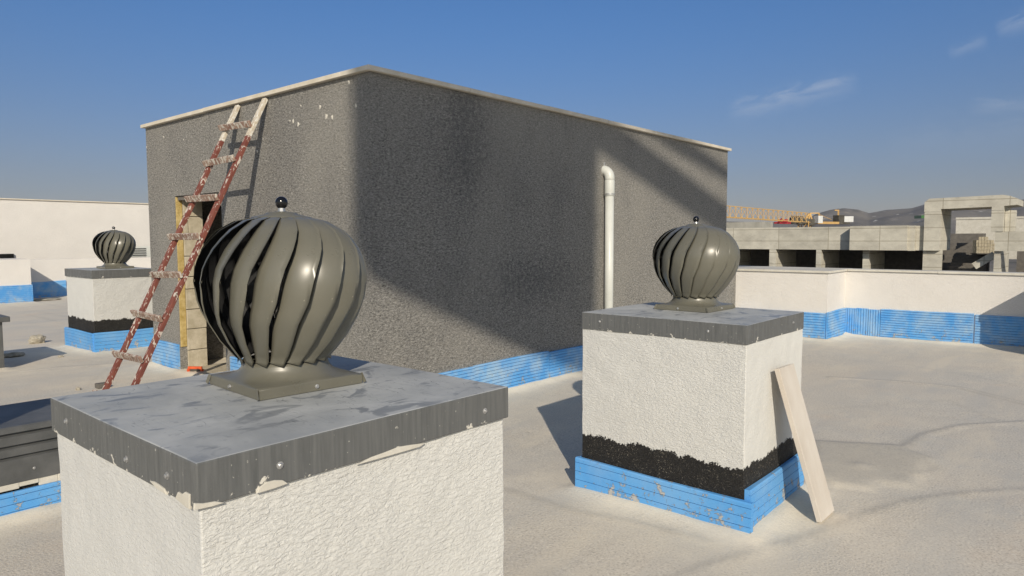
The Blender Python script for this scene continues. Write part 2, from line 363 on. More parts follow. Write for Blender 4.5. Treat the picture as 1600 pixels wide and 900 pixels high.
def prism(bm, prof, axis, a, b):
    """profile of (u, z) points swept from a to b along axis ('x': u is y; 'y': u is x)"""
    def P(u, z, t): return (t, u, z) if axis == 'x' else (u, t, z)
    A = [bm.verts.new(P(u, z, a)) for u, z in prof]; B = [bm.verts.new(P(u, z, b)) for u, z in prof]
    n = len(prof)
    for i in range(n): bm.faces.new((A[i], A[(i + 1) % n], B[(i + 1) % n], B[i]))
    bm.faces.new(A[::-1]); bm.faces.new(B)
def board(name, parent, p, q, out, z0, z1, th=.03, grooves=9, z1b=None, wob=0.006, vertical=False, gw=.0016):
    """grooved blue foam board along p->q (inner face), thickness towards out; grooves are cut in the outer face"""
    bm = bmesh.new(); p = Vector((*p, 0)); q = Vector((*q, 0)); o = Vector((*out, 0)); L = (q - p).length; t = (q - p) / L
    z1b = z1 if z1b is None else z1b
    gd = .010 if gw < .002 else .013
    if not vertical:
        n = max(2, int(L / .12)); prev = None; ph = random.uniform(0, 9)
        for i in range(n + 1):
            f = i / n; top = z1 + (z1b - z1) * f; c = p + t * (L * f)
            dz = wob * math.sin(ph + f * 5.1) * .5
            off = wob * (math.sin(ph + f * 3.7))
            prof = [(0.0, z0), (th, z0)]
            for g in range(grooves):
                zz = z0 + (g + .75) * (top - z0) / (grooves + .3)
                prof += [(th, zz - gw), (th - gd, zz - gw), (th - gd, zz + gw), (th, zz + gw)]
            prof += [(th, top - .008), (th - .006, top), (0.0, top)]
            ring = [bm.verts.new(c + o * (u + (off if u > 0 else 0)) + Vector((0, 0, z + dz))) for u, z in prof]
            if prev:
                for a in range(len(ring)):
                    b = (a + 1) % len(ring); bm.faces.new((prev[a], prev[b], ring[b], ring[a]))
            else: bm.faces.new(ring[::-1])
            prev = ring
        bm.faces.new(prev)
    else:
        prof = [(0.0, 0.0), (0.0, th)]
        for g in range(grooves):
            x = (g + .7) * L / (grooves + .4); prof += [(x - gw, th), (x - gw, th - gd), (x + gw, th - gd), (x + gw, th)]
        prof += [(L, th), (L, 0.0)]
        A = [bm.verts.new(p + t * x + o * u + Vector((0, 0, z0))) for x, u in prof]
        B = [bm.verts.new(p + t * x + o * u + Vector((0, 0, z1))) for x, u in prof]
        for a in range(len(A)): b = (a + 1) % len(A); bm.faces.new((A[a], A[b], B[b], B[a]))
        bm.faces.new(A[::-1]); bm.faces.new(B)
    return mk(name, bm, M['blue_dusty' if parent.name.startswith(('stair', 'parapet')) else 'blue'], parent)
def screw(parent, p, n):
    n = Vector(n).normalized(); bm = bmesh.new(); lathe(bm, [(.0085, 0), (.0085, .0015), (.0052, .0018), (.0052, .005), (.004, .006)], n=14)
    bmesh.ops.transform(bm, matrix=n.to_track_quat('Z', 'Y').to_matrix().to_4x4(), verts=bm.verts)
    bmesh.ops.translate(bm, verts=bm.verts, vec=Vector(p))
    return mk('screw', bm, M['zinc'], parent)

# ------------------------------------------------------------ floor of the roof
poly = lambda px: [tuple(ground(x, y).xy) for x, y in px]
arcs = [(poly([(1413, 700), (1449, 678), (1511, 664), (1600, 659), (1700, 662)]), .010, .03),
        (poly([(1010, 925), (1100, 888), (1200, 860), (1289, 833), (1378, 798), (1422, 784), (1511, 771), (1600, 766), (1720, 768)]), .007, .028),
        (poly([(790, 765), (900, 800), (1010, 822), (1120, 850)]), .006, .02),
        (poly([(1300, 590), (1400, 596), (1500, 606), (1640, 640)]), .008, .05),
        (poly([(0, 500), (100, 497), (180, 500)]), .01, .12), (poly([(0, 585), (90, 575), (180, 570)]), .008, .08),
        (poly([(1450, 718), (1464, 735), (1434, 745)]), .008, .02)]
patch = poly([(1275, 690), (1400, 696), (1452, 716), (1428, 761), (1370, 757), (1366, 767), (1300, 760), (1262, 740)])
obst = [(.60, 1.57, 1.35, 2.27), (3.55, 4.51, 1.39, 2.54), (3.49, 4.43, 10.79, 11.96), (3.68, 10.9, 4.74, 9.3), (-3.2, 2.7, 4.69, 5.43),
        (11.30, 14, 3.29, 9), (12.21, 14, -20, 3.4), (-12, 5.46, 20.98, 25), (-12, 14, 22.28, 25), (1.4, 2.34, 10.28, 11.2), (11.28, 12.2, -.45, .54)]
def segdist(X, Y, pl):
    d = np.full(X.shape, 1e9)
    for (x0, y0), (x1, y1) in zip(pl, pl[1:]):
        dx, dy = x1 - x0, y1 - y0; t = np.clip(((X - x0) * dx + (Y - y0) * dy) / (dx * dx + dy * dy), 0, 1)
        d = np.minimum(d, np.hypot(X - x0 - t * dx, Y - y0 - t * dy))
    return d
def axis(lo, hi, fl, fh, s):
    a = list(np.arange(fl, fh, s)); x = fl; st = s
    left = []
    while x > lo: st *= 1.35; x -= st; left.append(max(x, lo))
    x = a[-1]; st = s; right = []
    while x < hi: st *= 1.35; x += st; right.append(min(x, hi))
    return np.array(left[::-1] + a + right)
xs = axis(-12, 12.26, 1.0, 12.2, .032); ys = axis(-14, 22.31, -.6, 10.0, .034)
X, Y = np.meshgrid(xs, ys)
Z = np.zeros(X.shape)
flat = np.stack([X.ravel(), Y.ravel()], 1)
nz = np.array([mnoise.noise(Vector((a * .55, b * .55, 0))) * .6 + mnoise.noise(Vector((a * 1.7, b * 1.7, 3))) * .25 + mnoise.noise(Vector((a * 5, b * 5, 7))) * .1 for a, b in flat]).reshape(X.shape)
Z += nz * .014
for o in obst:
    dx = np.maximum(np.maximum(o[0] - X, X - o[1]), 0); dy = np.maximum(np.maximum(o[2] - Y, Y - o[3]), 0); d = np.hypot(dx, dy)
    Z += .030 * np.exp(-(d / .075) ** 1.5) * (1 + 18 * nz * .06)
for pl, h, wd in arcs:
    d = segdist(X, Y, pl); Z += h * np.exp(-(d / wd) ** 2)
pp = patch + [patch[0]]; inside = np.zeros(X.shape, bool)
for (x0, y0), (x1, y1) in zip(pp, pp[1:]):
    c = ((y0 > Y) != (y1 > Y)) & (X < (x1 - x0) * (Y - y0) / (y1 - y0 + 1e-12) + x0); inside ^= c
d = segdist(X, Y, pp); sd_ = np.where(inside, d, -d); Z += .018 / (1 + np.exp(-sd_ / .014))
pc = ground(1345, 731); Z += .012 * np.exp(-(np.hypot(X - pc.x, Y - pc.y) / .06) ** 2)
nx, ny = len(xs), len(ys)
verts = np.stack([X.ravel(), Y.ravel(), Z.ravel()], 1)
idx = np.arange(nx * ny).reshape(ny, nx)
faces = np.stack([idx[:-1, :-1].ravel(), idx[:-1, 1:].ravel(), idx[1:, 1:].ravel(), idx[1:, :-1].ravel()], 1)
me = bpy.data.meshes.new('roof_floor'); me.from_pydata(verts.tolist(), [], faces.tolist()); me.materials.append(M['floor'])
for p in me.polygons: p.use_smooth = True
lap = np.zeros(X.shape)
for pl, h, wd in arcs: lap = np.maximum(lap, np.exp(-((segdist(X, Y, pl) - wd * .9) / .028) ** 2))
lap = np.maximum(lap, .8 * np.exp(-(segdist(X, Y, pp) / .03) ** 2))
for pl in (poly([(830, 905), (960, 842), (1080, 790)]), poly([(980, 640), (1040, 600)]), poly([(1290, 560), (1420, 570), (1580, 600)]), poly([(1280, 640), (1480, 625), (1640, 690)]), poly([(120, 620), (150, 590), (170, 575)])):
    lap = np.maximum(lap, .45 * np.exp(-(segdist(X, Y, pl) / .03) ** 2))
pt = 1 / (1 + np.exp(-sd_ / .03))
spray = np.zeros(X.shape)
for o in obst:
    dx = np.maximum(np.maximum(o[0] - X, X - o[1]), 0); dy = np.maximum(np.maximum(o[2] - Y, Y - o[3]), 0); spray = np.maximum(spray, np.exp(-np.hypot(dx, dy) / .38))
att = me.attributes.new('lap', 'FLOAT_VECTOR', 'POINT'); att.data.foreach_set('vector', np.stack([lap.ravel(), pt.ravel(), spray.ravel()], 1).ravel().astype(np.float32))
fo = bpy.data.objects.new('roof_floor', me); COL.objects.link(fo); tag(fo, kind='structure')
tag(mk('roof_slab', bx((-12, -14, -15), (12.52, 25, -.08)), M['plain_concrete']), kind='structure')

# ------------------------------------------------------------ terrain and hills (one sheet from the building to the horizon)
prof_px = [(-600, 344), (700, 346), (1130, 346), (1200, 347), (1262, 342), (1275, 334), (1300, 327), (1320, 325), (1340, 327), (1358, 333), (1370, 331), (1385, 328), (1400, 327), (1425, 325),
           (1442, 320), (1456, 314), (1475, 311), (1500, 314), (1530, 318), (1560, 318), (1600, 311), (1660, 309), (2200, 318)]
pa = []
for x, y in prof_px:
    v = ray(x, y); pa.append((math.atan2(v.y, v.x), v.z / math.hypot(v.x, v.y)))
pa.sort(); paz = np.array([a for a, _ in pa]); pel = np.array([b for _, b in pa])
az = np.concatenate([np.linspace(-PI, -.6, 60)[:-1], np.linspace(-.6, 1.9, 900), np.linspace(1.9, PI, 30)[1:]])
rad = np.concatenate([[30, 80, 200, 400, 600, 800], np.linspace(950, 2000, 26), [2100, 2300, 2450]])
RP = 1950.0
A_, R_ = np.meshgrid(az, rad)
el = np.interp(A_, paz, pel)
peak = el * RP + H + 15
Zt = np.zeros(A_.shape)
t = np.clip((R_ - 750) / (RP - 750), 0, 1); s = t * t * (3 - 2 * t)
n2 = np.array([mnoise.noise(Vector((r * math.cos(a) * .004, r * math.sin(a) * .004, 1))) + .5 * mnoise.noise(Vector((r * math.cos(a) * .012, r * math.sin(a) * .012, 5))) for a, r in zip(A_.ravel(), R_.ravel())]).reshape(A_.shape)
Zt = -15 + peak * (s * .92 + .08 * t) + n2 * 16 * np.sin(t * PI) * (R_ < 1980) + n2 * 2.2 * (t > .9)
Zt = np.where(R_ > 2000, Zt - (R_ - 2000) * .09, Zt)
el_now = (Zt - H) / R_; Zt = np.where((R_ < RP) & (el_now > el), H + el * R_ - 1, Zt)
vt = np.stack([R_ * np.cos(A_), R_ * np.sin(A_), Zt], 2).reshape(-1, 3)
na, nr = len(az), len(rad); it = np.arange(na * nr).reshape(nr, na)
fc = np.stack([it[:-1, :-1].ravel(), it[:-1, 1:].ravel(), it[1:, 1:].ravel(), it[1:, :-1].ravel()], 1).tolist()
cv = len(vt); vt = vt.tolist() + [[0, 0, -15]]
fc += [[cv, int(it[0, i]), int(it[0, i + 1])] for i in range(na - 1)]
me = bpy.data.meshes.new('ground'); me.from_pydata(vt, [], fc); me.materials.append(M['hill'])
for p in me.polygons: p.use_smooth = True
go = bpy.data.objects.new('ground', me); COL.objects.link(go); tag(go, kind='structure')
# haze: pale even air out to the hills
hz = bx((-2600, -2600, -40), (2600, 2600, 220)); ho = mk('haze', hz, bpy.data.materials.new('haze_air')); hm = ho.data.materials[0]; hm.use_nodes = True
hm.node_tree.nodes.clear(); out = hm.node_tree.nodes.new('ShaderNodeOutputMaterial'); vol = hm.node_tree.nodes.new('ShaderNodeVolumePrincipled')
vol.inputs['Density'].default_value = .00016; vol.inputs['Color'].default_value = (.80, .84, .93, 1); vol.inputs['Anisotropy'].default_value = .2
hm.node_tree.links.new(vol.outputs[0], out.inputs['Volume']); tag(ho, kind='stuff')

# ------------------------------------------------------------ main stair-head building
BX0, BX1, BY0, BY1, BZ = 3.71, 10.86, 4.77, 9.29, 3.0
bld = empty('stairwell_building', (BX0, BY0, 0), 'dark grey rendered block building with a doorway, in the middle of the roof', 'building')
DY0, DY1, DZ = 7.39, 8.53, 2.12
bm = bmesh.new(); T = .33
box(bm, (BX0, BY0, -.05), (BX1, BY0 + T, BZ))                       # right-hand face
box(bm, (BX0, BY0 + T, -.05), (BX0 + T, DY0, BZ))
box(bm, (BX0, DY1, -.05), (BX0 + T, BY1 - T, BZ))
box(bm, (BX0, DY0, DZ), (BX0 + T, DY1, BZ))
box(bm, (BX0, BY1 - T, -.05), (BX1, BY1, BZ)); box(bm, (BX1 - T, BY0 + T, -.05), (BX1, BY1 - T, BZ))
mk('wall', bm, M['grey'], bld)
mk('roof', bx((BX0 + T, BY0 + T, BZ - .25), (BX1 - T, BY1 - T, BZ - .05)), M['plain_concrete'], bld)
bm = bmesh.new(); box(bm, (BX0 + 1.5, BY0 + T + .01, -.05), (BX0 + 1.6, BY1 - T - .01, BZ - .26)); box(bm, (BX0 + T + .002, DY0 - .35, -.05), (BX0 + 1.49, DY0 - .25, BZ - .26))
mk('inner_wall', bm, M['dark_in'], bld)
bm = bmesh.new(); ov = .045
def ring_boxes(bm, x0, x1, y0, y1, z0, z1, wdt, seg=1.15):
    g = .003
    def run(a, b, f):
        n = max(1, round((b - a) / seg)); 
        for i in range(n): f(a + (b - a) * i / n + (g if i else 0), a + (b - a) * (i + 1) / n, random.uniform(-.0025, .0025))
    run(x0, x1, lambda a, b, e: box(bm, (a, y0 + e, z0 + e), (b, y0 + wdt, z1 + e)))
    run(x0, x1, lambda a, b, e: box(bm, (a, y1 - wdt, z0 + e), (b, y1 + e, z1 + e)))
    run(y0 + wdt + g, y1 - wdt - g, lambda a, b, e: box(bm, (x0 + e, a, z0 + e), (x0 + wdt, b, z1 + e)))
    run(y0 + wdt + g, y1 - wdt - g, lambda a, b, e: box(bm, (x1 - wdt, a, z0 + e), (x1 + e, b, z1 + e)))
ring_boxes(bm, BX0 - ov, BX1 + ov, BY0 - ov, BY1 + ov, BZ + .004, BZ + .044, .40)
mk('coping', bm, M['stone'], bld, bevel=.003)
# door reveal: yellow wool then blocks, on the face that looks towards -Y
bm = bmesh.new(); n = 12; prev = None
box(bm, (BX0 + .004, DY1 - .016, .30), (BX0 + .078, DY1 - .001, DZ - .01)); mk('insulation_edge', bm, M['wool'], bld, bevel=.004)
bm = bmesh.new(); z = .0
hs = [.25, .26, .24, .25, .15, .25, .22, .26, .22]
for i, h in enumerate(hs):
    if z + h > DZ: h = DZ - z - .004
    if h < .03: break
    if i in (5, 7): 
        sp = BX0 + .08 + (.06 if i == 7 else .12)
        box(bm, (BX0 + .082, DY1 - .022 - random.uniform(0, .006), z + .004), (sp - .003, DY1 - .001, z + h - .004)); box(bm, (sp + .003, DY1 - .02 - random.uniform(0, .006), z + .004), (BX0 + T - .01, DY1 - .001, z + h - .004))
    else: box(bm, (BX0 + .082, DY1 - .02 - random.uniform(0, .012), z + .004), (BX0 + T - .01, DY1 - .001, z + h - .004))
    z += h
mk('block_jamb', bm, M['block'], bld, bevel=.006)
mk('threshold', bx((BX0 + .03, DY0 + .003, -.04), (BX0 + 1.45, DY1 - .025, .035)), M['block'], bld)
mk('door_lintel', bx((BX0 + .02, DY0 + .002, DZ - .05), (BX0 + T - .02, DY1 - .03, DZ - .003)), M['dark_in'], bld)
# boards round the foot
for (p, q, outv, z1, vert) in (((BX0, DY1 + .02), (BX0, BY1), (-1, 0), .33, 0), ((BX0, BY0 + .03), (BX0, DY0 - .14), (-1, 0), .33, 0)):
    board('insulation_board', bld, p, q, outv, -.04, z1, grooves=9, gw=.0026)
x = BX0 - .03
for i, L in enumerate((1.25, 1.2, 1.1, 1.25, 1.25, 1.2)):
    x2 = min(x + L, BX1)
    if x2 - x > .1: board('insulation_board', bld, (x, BY0), (x2 - .008, BY0), (0, -1), -.04, .335 + .012 * math.sin(i * 2.1), grooves=11, gw=.0026)
    x = x2
for px_, py_, rr in ((500, 167, .022), (510, 182, .028), (519, 183, .02), (458, 190, .022), (466, 194, .026), (453, 189, .012), (545, 128, .02), (402, 237, .016), (287, 218, .012), (470, 165, .012), (556, 165, .02), (256, 214, .014), (229, 230, .012)):
    v = ray(px_, py_); tt = BX0 / v.x; c = Vector((0, 0, H)) + v * tt
    n = 11; f = []
    bm = bmesh.new(); ctr = bm.verts.new((BX0 - .006, c.y, c.z))
    for i in range(n):
        a = 2 * PI * i / n; r = rr * random.uniform(.55, 1.15); f.append(bm.verts.new((BX0 + .001, c.y + r * math.cos(a), c.z + r * math.sin(a) * 1.2)))
    for i in range(n): bm.faces.new((ctr, f[i], f[(i + 1) % n]))
    mk('plaster_splash', bm, M['coping_light'], bld)
# low end wall between the building and the parapet
mk('low_wall', bx((BX1 + .002, BY0 + .02, -.05), (11.325, BY0 + .3, 1.06)), M['grey'], bld)
board('insulation_board', bld, (BX1 + .01, BY0 + .02), (11.29, BY0 + .02), (0, -1), -.04, .40, grooves=10)

# pipe on the right-hand face
pipe = empty('vent_pipe', (7.30, 4.69, 0), 'grey white plastic pipe with an elbow at its top, upright against the dark wall', 'pipe')
px0, py0 = 7.265, 4.69; bm = bmesh.new()
lathe(bm, [(.054, .0), (.054, 2.20)], (px0, py0, 0), 28); mk('pipe_shaft', bm, M['pvc'], pipe, smooth=False)
bm = bmesh.new(); lathe(bm, [(.060, 2.12), (.062, 2.13), (.062, 2.30), (.060, 2.31)], (px0, py0, 0), 28)
pts = [(px0, py0, 2.29)]; 
for i in range(9):
    a = i / 8 * PI / 2; pts.append((px0, py0 + .095 * (1 - math.cos(a)), 2.34 + .095 * math.sin(a)))
pts.append((px0, py0 + .13, 2.435)); tube(bm, pts, .060, 24)
el_ = mk('elbow', bm, M['pvc'], pipe)
bm = bmesh.new(); lathe(bm, [(.0655, 2.135), (.0655, 2.150)], (px0, py0, 0), 28); mk('pipe_clamp', bm, M['zinc'], pipe)
bm = bmesh.new(); lathe(bm, [(.008, 0), (.008, .03), (.014, .032), (.014, .04)], (px0, py0 + .08, 2.49), 10); mk('bolt', bm, M['zinc'], pipe)
for n_ in ('pipe_shaft', 'elbow'):
    for p in bpy.data.objects[n_].data.polygons: p.use_smooth = len(p.vertices) == 4

# ------------------------------------------------------------ chimneys
def chimney(x0, y0, wx, wy, zt, th, label, bit=None, boards=(), cap_ov=.012, screws=(), smooth_x=True, group='white rendered vent chimneys'):
    c = empty('vent_chimney', (x0, y0, 0), label, 'chimney', group)
    o = cap_ov
    bm = bx((x0 + o, y0 + o, -.05), (x0 + wx - o, y0 + wy - o, zt - th + .015))
    bmesh.ops.subdivide_edges(bm, edges=bm.edges[:], cuts=30, use_grid_fill=True)
    for v in bm.verts:                                              # hand-laid plaster: slightly wavy faces and corners
        n = Vector((mnoise.noise(v.co * 9), mnoise.noise(v.co * 9 + Vector((7, 0, 0))), 0)) * .0028 + Vector((mnoise.noise(v.co * 28), mnoise.noise(v.co * 28 + Vector((7, 3, 0))), 0)) * .0014
        v.co += n
    o_ = mk('wall', bm, [M[bit] if bit else M['white'], M[{None: 'white_smooth', 'white_bit': 'white_bit_smooth', 'white_bit_far': 'white_bit_far_smooth'}[bit]]], c, bevel=.004)
    for p in o_.data.polygons: p.material_index = 1 if (p.normal.x < -.8 if smooth_x else p.normal.y < -.8) else 0
    # cap: folded sheet, slightly dished and with soft folds
    bm = bmesh.new(); box(bm, (x0, y0, zt - th), (x0 + wx, y0 + wy, zt))
    bmesh.ops.subdivide_edges(bm, edges=bm.edges[:], cuts=7, use_grid_fill=True)
    for v in bm.verts:
        n = mnoise.noise(Vector((v.co.x * 3, v.co.y * 3, v.co.z * 2 + x0))); 
        if v.co.z > zt - .001: v.co.z += n * .002
        else: v.co.z += n * .003
        v.co.x += .0015 * n; v.co.y += .0015 * mnoise.noise(Vector((v.co.y * 4, v.co.x * 4, 5)))
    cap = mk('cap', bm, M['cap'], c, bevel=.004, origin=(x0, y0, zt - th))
    for sx, sy, sz, n in screws: screw(cap, (sx, sy, sz), n)
    for a in boards: board('insulation_board', c, *a)
    return c
A = chimney(.616, 1.366, .950, .897, 1.155, .096, 'largest, closest white chimney with a scratched grey cap, cut off by the lower edge', cap_ov=.011,
    screws=((.80, 1.366, 1.105, (0, -1, 0)), (1.46, 1.366, 1.10, (0, -1, 0)), (.616, 1.50, 1.10, (-1, 0, 0)), (.616, 2.13, 1.11, (-1, 0, 0)), (.616, 1.72, 1.09, (-1, 0, 0))))
def smear(px_list, plane, val, mat='coping_light'):
    pts = []
    for a, b in px_list:
        v = ray(a, b); t = val / (v.y if plane == 'y' else v.x); pts.append(Vector((0, 0, H)) + v * t)
    bm = bmesh.new(); off = Vector((0, -.0035, 0)) if plane == 'y' else Vector((-.0035, 0, 0))
    f = [bm.verts.new(p + off) for p in pts]; b = [bm.verts.new(p - off * .8) for p in pts]; n = len(f)
    bm.faces.new(f); bm.faces.new(b[::-1])
    for i in range(n): bm.faces.new((f[i], f[(i + 1) % n], b[(i + 1) % n], b[i]))
    mk('plaster_smear', bm, M[mat], A, bevel=.0012)
smear([(400, 771), (405, 761), (416, 753), (429, 750), (441, 750), (449, 755), (430, 762)], 'y', 1.366)
smear([(557, 726), (580, 714), (602, 706), (622, 698), (640, 695), (664, 692), (655, 698), (610, 711)], 'y', 1.366)
smear([(302, 797), (303, 786), (318, 786), (336, 783), (350, 785), (330, 791)], 'y', 1.366)
smear([(298, 796), (298, 772), (291, 768), (286, 772), (280, 768), (276, 778)], 'x', .616)
smear([(262, 773), (258, 763), (250, 757), (242, 752), (236, 751), (246, 762)], 'x', .616)
bx_, by_ = 3.582, 1.447
B = chimney(bx_, by_, .897, 1.066, 1.140, .107, 'white chimney with a black band, a pale strip leaning on its right side', 'white_bit',
    boards=(((bx_ + .0, by_ - .055), (bx_ + .0, by_ + 1.09), (-1, 0), -.03, .192, .03, 4, .208),
            ((bx_ + .01, by_), (bx_ + .89, by_), (0, -1), -.03, .247, .03, 5),
            ((bx_ + .897, by_ + .02), (bx_ + .897, by_ + 1.05), (1, 0), -.03, .22, .03, 5), ((bx_ + .03, by_ + 1.066), (bx_ + .87, by_ + 1.066), (0, 1), -.03, .2, .03, 4)),
    cap_ov=.004, smooth_x=False, screws=((bx_, by_ + .22, 1.09, (-1, 0, 0)), (bx_, by_ + .93, 1.09, (-1, 0, 0)), (bx_ + .7, by_, 1.09, (0, -1, 0))))
cx_, cy_ = 3.519, 10.818
C = chimney(cx_, cy_, .886, 1.115, 1.174, .115, 'small distant white chimney with a black band, left of the ladder', 'white_bit_far',
    boards=(((cx_, cy_ - .0), (cx_, cy_ + 1.13), (-1, 0), -.03, .285, .03, 7), ((cx_ - .01, cy_), (cx_ + .886, cy_), (0, -1), -.03, .29, .03, 6)), cap_ov=.014)
E_ = chimney(11.31, -.45, .87, .95, 1.15, .107, 'white chimney beside the right parapet, outside the photo', 'white_bit',
    boards=(((11.31, -.45), (11.31, .5), (-1, 0), -.03, .25, .03, 5),))
chimney(-.95, 3.55, .78, .62, 1.78, .11, 'added tall white chimney, unseen left of the camera, to shade the curb')  # unseen chimney, added and sized for the shadow across the curb top

# ------------------------------------------------------------ turbine ventilators
PRF = [(.516, .050), (.512, .085), (.500, .142), (.473, .192), (.446, .219), (.418, .240), (.390, .252), (.363, .260), (.323, .263), (.268, .256), (.236, .246), (.205, .232), (.150, .198), (.112, .166), (.090, .147), (.074, .137)]
def blade_mesh(name, gap, wid, twist=math.radians(45), N=18):
    bm = bmesh.new(); rows = []; nv = 6; K = len(PRF)
    for i, (z, r) in enumerate(PRF):
        f = i / (K - 1); row = []
        e = min(1, f * 5, (1 - f) * 4 + .12)
        for j in range(nv + 1):
            v = j / nv; th = twist * (1 - f) + (2 * PI / N) * (v * wid - .5)
            rr = r * (1 - gap * e * (1 - v) ** 1.25)
            if i == K - 1: zz = z + .002 + .014 * (1 - v); rr = r * (1.0 + .05 * v)
            elif i == K - 2: zz = z; rr = rr * .985
            else: zz = z
            row.append(bm.verts.new((rr * math.cos(th), rr * math.sin(th), zz)))
        rows.append(row)
    for a, b in zip(rows, rows[1:]):
        for j in range(nv): bm.faces.new((a[j], b[j], b[j + 1], a[j + 1]))
    # folded lip along the outer edge
    prev = None
    for row in rows[1:-1]:
        o = row[-1].co; q = bm.verts.new((o.x * .985, o.y * .985, o.z))
        if prev: bm.faces.new((prev[0], row[-1], q, prev[1]))
        prev = (row[-1], q)
    bm.normal_update()
    for f in bm.faces:
        c = f.calc_center_median()
        if f.normal.x * c.x + f.normal.y * c.y + f.normal.z * (c.z - .3) * .5 < 0: f.normal_flip()
    me = bpy.data.meshes.new(name); bm.to_mesh(me); bm.free(); me.materials.append(M['vent']); me.materials.append(M['vent_inner_shade'])
    for p in me.polygons: p.use_smooth = True
    return me
def turbine(cx, cy, z0, label, gap=.12, sc=1.0, rz=0.0, base_rot=-.03, wide=1.0):
    t = empty('turbine_vent', (cx, cy, z0), label, 'roof vent', 'grey turbine ventilators on chimney caps', base_rot)
    def part(name, bm, mat, par=t, smooth=False):
        bmesh.ops.recalc_face_normals(bm, faces=bm.faces)
        me = bpy.data.meshes.new(name); bm.to_mesh(me); bm.free(); me.materials.append(mat)
        o = bpy.data.objects.new(name, me); COL.objects.link(o); o.parent = par
        if smooth:
            for p in me.polygons: p.use_smooth = len(p.vertices) == 4
        return o
    # base: square folded plate blending into a round neck
    bm = bmesh.new(); n = 64; rings = []
    def ringpt(a, k, r, hw):
        c, s = math.cos(a), math.sin(a); m = max(abs(c), abs(s)); q = hw / m
        return (k * q + (1 - k) * r)
    for k, r, z in ((1, .19, .0018), (1, .19, .028), (1, .187, .0310), (.55, .168, .0325), (.26, .158, .036), (.10, .150, .042), (.03, .143, .050), (0, .137, .059), (0, .133, .069), (0, .131, .082), (0, .122, .084)):
        rings.append([bm.verts.new((math.cos(a) * ringpt(a, k, r, .171 if z > .029 else .174), math.sin(a) * ringpt(a, k, r, .171 if z > .029 else .174), z)) for a in [2 * PI * i / n + PI / 4 for i in range(n)]])
    for a, b in zip(rings, rings[1:]):
        for i in range(n): bm.faces.new((a[i], a[(i + 1) % n], b[(i + 1) % n], b[i]))
    base = part('base', bm, M['vent'], t, True)
    base.data.polygons.foreach_set('use_smooth', [not (p.center.z < .0285) for p in base.data.polygons])
    for sx, sy in ((-1, -1), (1, -1), (1, 1), (-1, 1)):             # loose folded tabs at the corners of the plate
        bm = bmesh.new(); bar(bm, (sx * .176, sy * .164, .031), (sx * .181, sy * .179, .004), .0015, .012)
        part('corner_tab', bm, M['vent'], base)
    for x, y, nn in ((-.1745, .02, (-1, 0, 0)), (.01, -.1745, (0, -1, 0))):
        bm2 = bmesh.new(); lathe(bm2, [(.0065, 0), (.0065, .0015), (.0042, .0018), (.0042, .006)], n=12)
        bmesh.ops.transform(bm2, matrix=Matrix.Translation((x, y, .015)) @ Vector(nn).to_track_quat('Z', 'Y').to_matrix().to_4x4(), verts=bm2.verts)
        part('screw', bm2, M['zinc'], base)
    bm = bmesh.new(); lathe(bm, [(.10, .03), (.10, .075)], n=32); part('throat', bm, M['shade_black'])  # closed black drum, painted as the shade inside the neck
    head = bpy.data.objects.new('spinning_head', None); COL.objects.link(head); head.parent = t; head.rotation_euler = (0, 0, rz); head.empty_display_size = .05
    me = blademe[gap]; N = 18
    for i in range(N):
        b = bpy.data.objects.new('blade', me); COL.objects.link(b); b.parent = head; b.rotation_euler = (0, 0, 2 * PI * i / N)
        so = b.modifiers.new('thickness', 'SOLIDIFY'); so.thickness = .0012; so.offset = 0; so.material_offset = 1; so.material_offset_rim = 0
    bm = bmesh.new(); lathe(bm, [(.098, .505), (.090, .513), (.052, .5205), (.046, .526), (.012, .530)], n=40); part('top_plate', bm, M['vent'], head, True)
    bm = bmesh.new(); lathe(bm, [(.008, .04), (.008, .528)], n=12); lathe(bm, [(.012, .529), (.010, .545)], n=16); part('shaft', bm, M['zinc'], head)
    bm = bmesh.new(); bmesh.ops.create_uvsphere(bm, u_segments=24, v_segments=14, radius=.0195); bmesh.ops.translate(bm, verts=bm.verts, vec=(0, 0, .556)); part('ball_finial', bm, M['black_ball'], head, True)
    t.scale = (sc * wide, sc * wide, sc)
    return t
blademe = {g: blade_mesh('blade', g, w_) for g, w_ in ((.135, .93), (.07, .99))}
turbine(1.152, 1.918, 1.155, 'largest olive grey turbine ventilator, on the nearest chimney cap', .135, 1.0, math.radians(11), -.06, .955)
turbine(4.210, 2.055, 1.140, 'turbine ventilator with nearly closed blades, on the chimney right of the white pipe', .07, 1.05, math.radians(3))
turbine(4.02, 11.35, 1.174, 'smallest turbine ventilator, on the distant chimney left of the ladder', .135, 1.09, math.radians(7))
turbine(11.74, .02, 1.150, 'turbine ventilator on the chimney outside the photo at right', .07, 1.0, .4)

# ------------------------------------------------------------ pale strip leaning on chimney B
def skew(bm, foot0, foot1, top0, top1, th):
    f0, f1, t0, t1 = map(Vector, (foot0, foot1, top0, top1)); n = (t0 - f0).cross(f1 - f0).normalized()
    if n.y > 0: n = -n
    vs = [bm.verts.new(p + n * k) for k in (0, th) for p in (f0, f1, t1, t0)]
    for f in ((0, 3, 2, 1), (4, 5, 6, 7), (0, 1, 5, 4), (1, 2, 6, 5), (2, 3, 7, 6), (3, 0, 4, 7)): bm.faces.new([vs[i] for i in f])
bm = bmesh.new(); skew(bm, (3.985, 1.190, .012), (4.225, 1.190, .006), (3.905, 1.418, .862), (4.145, 1.418, .858), .028)
tag(mk('stone_strip', bm, M['plank'], bevel=.002, origin=(4.1, 1.19, 0)), 'pale pinkish narrow strip leaning at a slant against the side of the chimney', 'strip')

